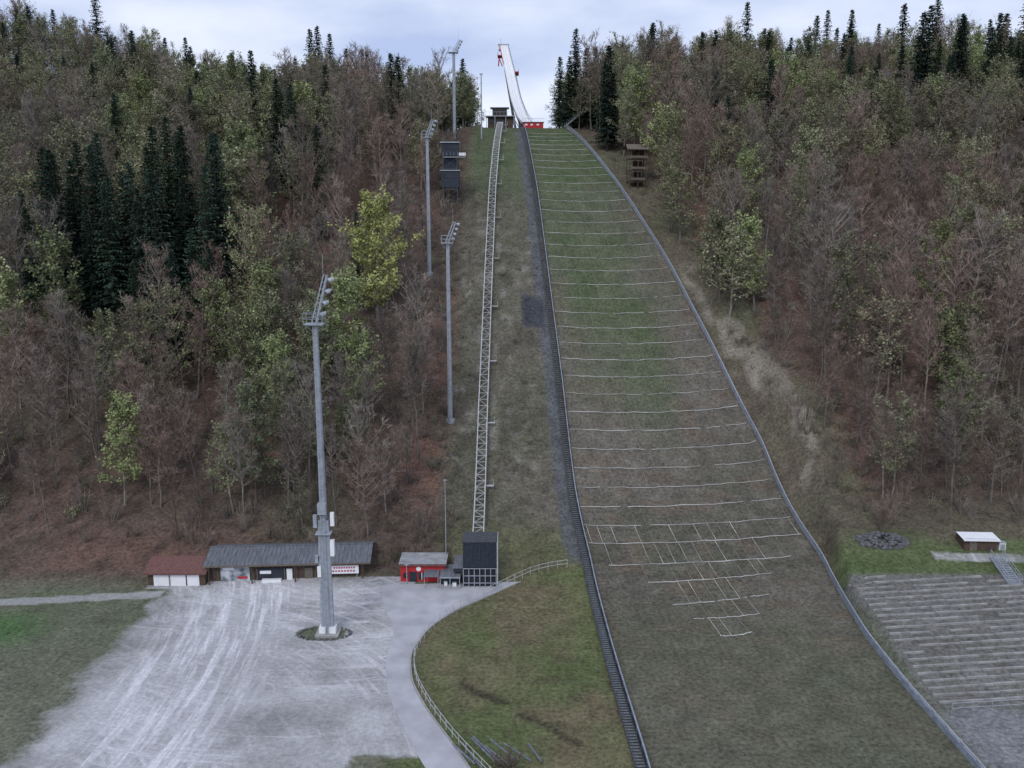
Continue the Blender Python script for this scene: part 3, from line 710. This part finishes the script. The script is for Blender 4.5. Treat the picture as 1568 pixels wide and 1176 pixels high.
def shrub(seed,Ht,n,ntw,nleaf,mi=2,tw=.03):
    random.seed(seed);mb=MB()
    for i in range(n):
        a_=random.random()*6.28;d=Vector((math.cos(a_)*random.uniform(.1,.7),math.sin(a_)*random.uniform(.1,.7),1)).normalized();p=Vector((0,0,-.2))+Vector((math.cos(a_),math.sin(a_),0))*.2
        e_=p+d*Ht*random.uniform(.6,1);mb.tube(p,e_,.035,.01,n=3,mi=0)
        for k_ in range(ntw): sliver(mb,p.lerp(e_,random.uniform(.25,1)),d+rv(.8),random.uniform(.3,.9),tw,1)
        for k_ in range(nleaf): leaf(mb,p.lerp(e_,random.uniform(.4,1))+rv(.4),.1,mi)
    return mb
BM=[M_bark,M_twig,M_bud];BL=[M_bark,M_twig,M_leafy]
protos=[];pc=bpy.data.collections.new('tree_species')
def proto(name,mb,mats):
    o=bpy.data.objects.new(name,mb.mesh(name,mats));pc.objects.link(o);protos.append(o);return o
for i in range(4): proto('a%02d_bare_beech'%i,beech(100+i,[18,20.5,22,16][i],[3.6,4.2,4.6,4.8][i],[.38,.44,.5,.3][i],24,7,0,tr=.15,up=[14,8,12,2][i]),BM)
for i in range(4): proto('b%02d_budding_beech'%i,beech(200+i,[17,19,21,16][i],[4.6,5.2,5.5,5.2][i],.28,26,4,8,lsize=.21,tr=.18),BM)
for i in range(2): proto('c%02d_leafy_beech'%i,beech(300+i,17+i*2,4.8,.22,28,3,15,lsize=.23,tr=.18),BL)
for i in range(3): proto('d%02d_spruce'%i,spruce(400+i,20+i*3,3.9+.35*i),[M_sbark,M_needle])
for i in range(2): proto('e%02d_brush'%i,shrub(500+i,3.0+i,12,9,0),BM)
proto('f00_green_brush',shrub(510,3.0,12,7,12),BM)
xb=lambda y: np.interp(y,[112,140,170,200,232,250,256,400],[-12.5,-13.5,-16.5,-15.5,-18.5,-15,-11.5,-13])
xr=lambda y: np.interp(y,[113,129,152,177,200,243,252,400],[53,49,43.5,36,30,19,14.5,14.5])
SPR=[(-27,220,1.0),(-48,200,1.05),(-52,204,.9),(-29,223,.9),(23.5,225.7,1.05),(25,229,.85),(13.5,262,.85),(16,258,.95),(18,264,1.05),(21,262,1.1),(24,268,1.0),(63,226,1.05),(66,229,.9),(93,262,1.05),
(107,244,1.3),(110,247,1.2),(104,249,1.0),(115,243,1.0),(120,250,1.1),(126,246,1.1),(131,252,1.1),(134,244,1.0),(137,246,1.15),(142,250,1.2),(145,244,1.0),(123,256,1.2),(87,240,.85),(48.4,207,.95),(57,262,1.1),(-150,285,1),(-145,282,1.1),(-112,262,.9),(-108,266,1.0),(-104,262,.9),(-117,263,.95),
(-90,300,1.0),(-84,303,1.1),(-71,305,1.05),(-63,303,1.1),(-54,304,1.0),(-47,302,.9),(-78,230,.8),(70,255,1.0),(150,285,1.2),(158,288,1.2),(75,300,1.1),(40,290,1.0),(99,305,1.1),(125,300,1.2),(137,303,1.15),(-66,306,1.1),(-60,308,1.),(-93,306,1.1),(-40,300,.9)]
random.seed(21);cl_=[]
tries=0
while len(cl_)<30 and tries<4000:
    tries+=1;a_=random.random()*6.283;r=math.sqrt(random.random());x=-71+20*r*math.cos(a_);y=165+9.5*r*math.sin(a_)
    if all(math.hypot(x-q[0],y-q[1])>3.4 for q in cl_): cl_.append((x,y,random.uniform(.7,1.3)))
SPR+=cl_+[(-60,150,.8),(-56,147,.75),(-51,151,.85),(-55,154,.9),(-62,146,.7)]
LEAFY=[(-76,150,1.1),(-83,146,.95)]
def make_forest(name,pts):
    me=bpy.data.meshes.new(name);me.from_pydata([p[0] for p in pts],[],[])
    a_=me.attributes.new('idx','INT','POINT');a_.data.foreach_set('value',[p[1] for p in pts])
    a_=me.attributes.new('rot','FLOAT_VECTOR','POINT');a_.data.foreach_set('vector',np.array([p[2] for p in pts],dtype=np.float32).ravel())
    a_=me.attributes.new('scl','FLOAT_VECTOR','POINT');a_.data.foreach_set('vector',np.array([p[3] for p in pts],dtype=np.float32).ravel())
    o=bpy.data.objects.new(name,me);scene.collection.objects.link(o)
    ng=bpy.data.node_groups.get('scatter')
    if not ng:
        ng=bpy.data.node_groups.new('scatter','GeometryNodeTree');ng.interface.new_socket('Geometry',in_out='INPUT',socket_type='NodeSocketGeometry');ng.interface.new_socket('Geometry',in_out='OUTPUT',socket_type='NodeSocketGeometry')
        N_=ng.nodes;gi=N_.new('NodeGroupInput');go=N_.new('NodeGroupOutput');iop=N_.new('GeometryNodeInstanceOnPoints');ci=N_.new('GeometryNodeCollectionInfo')
        ci.inputs['Collection'].default_value=pc;ci.inputs['Separate Children'].default_value=True;ci.inputs['Reset Children'].default_value=True
        def na(nm,ty):
            q_=N_.new('GeometryNodeInputNamedAttribute');q_.data_type=ty;q_.inputs[0].default_value=nm
            return [s_ for s_ in q_.outputs if s_.enabled and s_.name=='Attribute'][0]
        K=ng.links;K.new(gi.outputs[0],iop.inputs['Points']);K.new(ci.outputs[0],iop.inputs['Instance']);iop.inputs['Pick Instance'].default_value=True
        K.new(na('idx','INT'),iop.inputs['Instance Index']);K.new(na('rot','FLOAT_VECTOR'),iop.inputs['Rotation']);K.new(na('scl','FLOAT_VECTOR'),iop.inputs['Scale']);K.new(iop.outputs[0],go.inputs[0])
    m_=o.modifiers.new('scatter','NODES');m_.node_group=ng;return o
random.seed(11);dec=[];con=[];br=[]
Y_=112.0
while Y_<322:
    stp=4.9 if Y_<150 else 5.9
    X_=-(.6*Y_+12)+random.uniform(0,5)
    while X_<.6*Y_+12:
        x=X_+random.uniform(-2.9,2.9);y=Y_+random.uniform(-3,3);X_+=stp
        if x<0:
            if x>xb(y) or (y<119 and x>-16) or y<113.5: continue
        else:
            if x<xr(y) or y<113.5: continue
        if math.hypot(x+13,y-193)<4.5 or math.hypot(x-28,y-203)<4.5: continue
        if x<0 and -20<x<-9 and 175<y<192: continue
        if 150<y<232 and abs(x+14.5*y/232)<3.5: continue
        if ((x+71)/22)**2+((y-165)/11)**2<1: continue
        if any(abs(x-a_)<2.8 and abs(y-b_)<2.8 for a_,b_,_ in SPR+LEAFY) or math.hypot(x+24,y-157)<6 : continue
        if x>100 and x<150 and 236<y<247: continue
        if -82<x<-58 and 143<y<155 and random.random()<.5: continue
        if abs(x+23)<5 and 136<y<157 : continue
        z=hz(x,y);nn=float(vnoise(x,y,26,21));n2=float(vnoise(x,y,12,22))
        pb=.15+.55*ss(y,135,205)+(nn-.5)*1.2;pl=.03+.24*(nn>.58)+.12*ss(y,165,230)
        psp=(.02+.08*ss(y,230,300)+(.2 if (n2>.78 and y>170) else 0)+(.18 if x>60 and y>215 and n2>.6 else 0))*(y>160)*(0 if (22<x<48 and y<230) else 1)
        r=random.random();sc=random.triangular(.5,1.22,.95);sw=sc*random.uniform(.85,1.2)
        if y<135: sc*=random.uniform(.6,.95);sw=sc*1.05
        tilt=(random.uniform(-.09,.09),random.uniform(-.09,.09),random.uniform(0,6.28))
        if r<psp: con.append(((x,y,z),10+random.randrange(3),(0,0,tilt[2]),(sc*.9,sc*.9,sc*.95)))
        elif r<psp+pl: dec.append(((x,y,z),8+random.randrange(2),tilt,(sw,sw,sc)))
        elif random.random()<pb: dec.append(((x,y,z),4+random.randrange(4),tilt,(sw,sw,sc)))
        else: dec.append(((x,y,z),random.randrange(4),tilt,(sw,sw,sc*1.03)))
    Y_+=4.9 if Y_<150 else 5.7
random.seed(5)
for i in range(1500):
    y=random.uniform(111,190);x=random.uniform(-.6*y-8,.6*y+8)
    if x<0 and (x>-9.5-3*random.random() or y<112): continue
    if x>=0 and (x<float(rrx(y))+3.5+3*random.random() or y<112.5): continue
    sc=random.uniform(.4,1.0)*(1 if random.random()<.8 else 1.5)
    br.append(((x,y,hz(x,y)),random.choice([13,14,13,14,15]),(0,0,random.random()*6),(sc,sc,sc)))
for i in range(170):
    y=random.uniform(113,200);x=random.choice([random.uniform(-11,-7),random.uniform(-2,5)])
    sc=random.uniform(.12,.38);br.append(((x,y,hz(x,y)),random.choice([13,14,15]),(0,0,random.random()*6),(sc*1.5,sc*1.5,sc)))
for i in range(190):
    y=random.uniform(120,235);x=float(xb(y))+random.uniform(-1,5)
    if x>-8: continue
    sc=random.uniform(.3,1.0);br.append(((x,y,hz(x,y)),random.choice([13,14,15]),(0,0,random.random()*6),(sc*1.2,sc*1.2,sc)))
for i in range(120):
    y=random.uniform(118,235);x=float(rrx(y))+random.uniform(4,11)
    sc=random.uniform(.2,.7);br.append(((x,y,hz(x,y)),random.choice([13,14,15]),(0,0,random.random()*6),(sc*1.3,sc*1.3,sc)))
for i in range(60):
    y=random.uniform(108.5,122);x=random.uniform(-17,-7.5);sc=random.uniform(.4,.9);br.append(((x,y,hz(x,y)),random.choice([13,14,15]),(0,0,random.random()*6),(sc,sc,sc)))
make_forest('deciduous_forest',dec);make_forest('conifer_forest',con);make_forest('undergrowth',br)
for (x,y,sc) in SPR:
    p=random.choice(protos[10:13]);o=bpy.data.objects.new('spruce_tree',p.data);o.location=(x,y,hz(x,y));o.rotation_euler=(0,0,random.random()*6);o.scale=(sc*1.05,sc*1.05,sc*1.02);scene.collection.objects.link(o)
for (x,y,sc) in LEAFY:
    o=bpy.data.objects.new('budding_beech_tree',protos[8].data);o.location=(x,y,hz(x,y));o.scale=(sc*1.1,sc*1.1,sc*1.1);scene.collection.objects.link(o)
yb_=beech(777,21,7.2,.14,46,3,19,lsize=.28,tr=.2)
o=yb_.obj('fresh_green_beech_tree',[M_bark,M_twig,M_fresh],loc=(-23.8,157,hz(-23.8,157)))
for (x,y,sc,sd) in((49.3,112.2,1.1,901),(-0.5,67.2,.6,902)):
    o=shrub(sd,4.2*sc,26,20,0,tw=.035).obj('bare_shrub',BM,loc=(x,y,hz(x,y)))
o=shrub(905,4.,14,6,22).obj('green_shrub',[M_bark,M_twig,M_fresh],loc=(-43.7,129.4,hz(-43.7,129.4)));
for (x,y,sc) in((72,232,.6),(66,206,.65),(88,214,.7),(63,243,.6)):
    yb=bpy.data.objects.new('budding_beech_tree',protos[9].data);yb.location=(x,y,hz(x,y));yb.scale=(sc*1.5,)*3;yb.rotation_euler=(0,0,x);scene.collection.objects.link(yb)

# ------------------------------------------------------------------ light, sky, camera
w=bpy.data.worlds.new('World');scene.world=w;w.use_nodes=True;N=w.node_tree.nodes;L=w.node_tree.links;bg=N['Background']
sk=N.new('ShaderNodeTexSky');sk.sky_type='NISHITA';sk.sun_disc=False;sk.sun_elevation=math.radians(42);sk.sun_rotation=math.radians(200)
tc=N.new('ShaderNodeTexCoord');mp=N.new('ShaderNodeMapping');mp.inputs['Scale'].default_value=(3,3,9);L.new(tc.outputs['Generated'],mp.inputs[0])
n=N.new('ShaderNodeTexNoise');n.inputs['Scale'].default_value=1.3;n.inputs['Detail'].default_value=6;L.new(mp.outputs[0],n.inputs[0])
cr=N.new('ShaderNodeValToRGB');L.new(n.outputs[0],cr.inputs[0]);cr.color_ramp.elements[0].position=.35;cr.color_ramp.elements[1].position=.68
cr.color_ramp.elements[0].color=(4.3,5.2,7.7,1);cr.color_ramp.elements[1].color=(8.0,8.5,9.8,1)
mx=N.new('ShaderNodeMix');mx.data_type='RGBA';mx.inputs[0].default_value=.9;L.new(sk.outputs[0],mx.inputs[6]);L.new(cr.outputs[0],mx.inputs[7]);L.new(mx.outputs[2],bg.inputs[0]);bg.inputs[1].default_value=.115
sd=bpy.data.lights.new('sun','SUN');sd.energy=1.35;sd.angle=math.radians(20);sd.color=(1,.98,.96);so=bpy.data.objects.new('sun',sd)
el=math.radians(42);az=math.radians(200)
dirv=Vector((math.sin(az)*math.cos(el),math.cos(az)*math.cos(el),math.sin(el)));so.rotation_euler=dirv.to_track_quat('Z','Y').to_euler();so.location=(0,0,200);scene.collection.objects.link(so)
cd=bpy.data.cameras.new('camera');cd.sensor_width=36;cd.lens=1358/1568*36;cd.clip_end=3000;co=bpy.data.objects.new('camera',cd);co.location=(0,0,46.5);co.rotation_euler=(math.radians(79),0,0);scene.collection.objects.link(co);scene.camera=co
scene.view_settings.view_transform='Standard';scene.view_settings.look='None';scene.view_settings.exposure=0
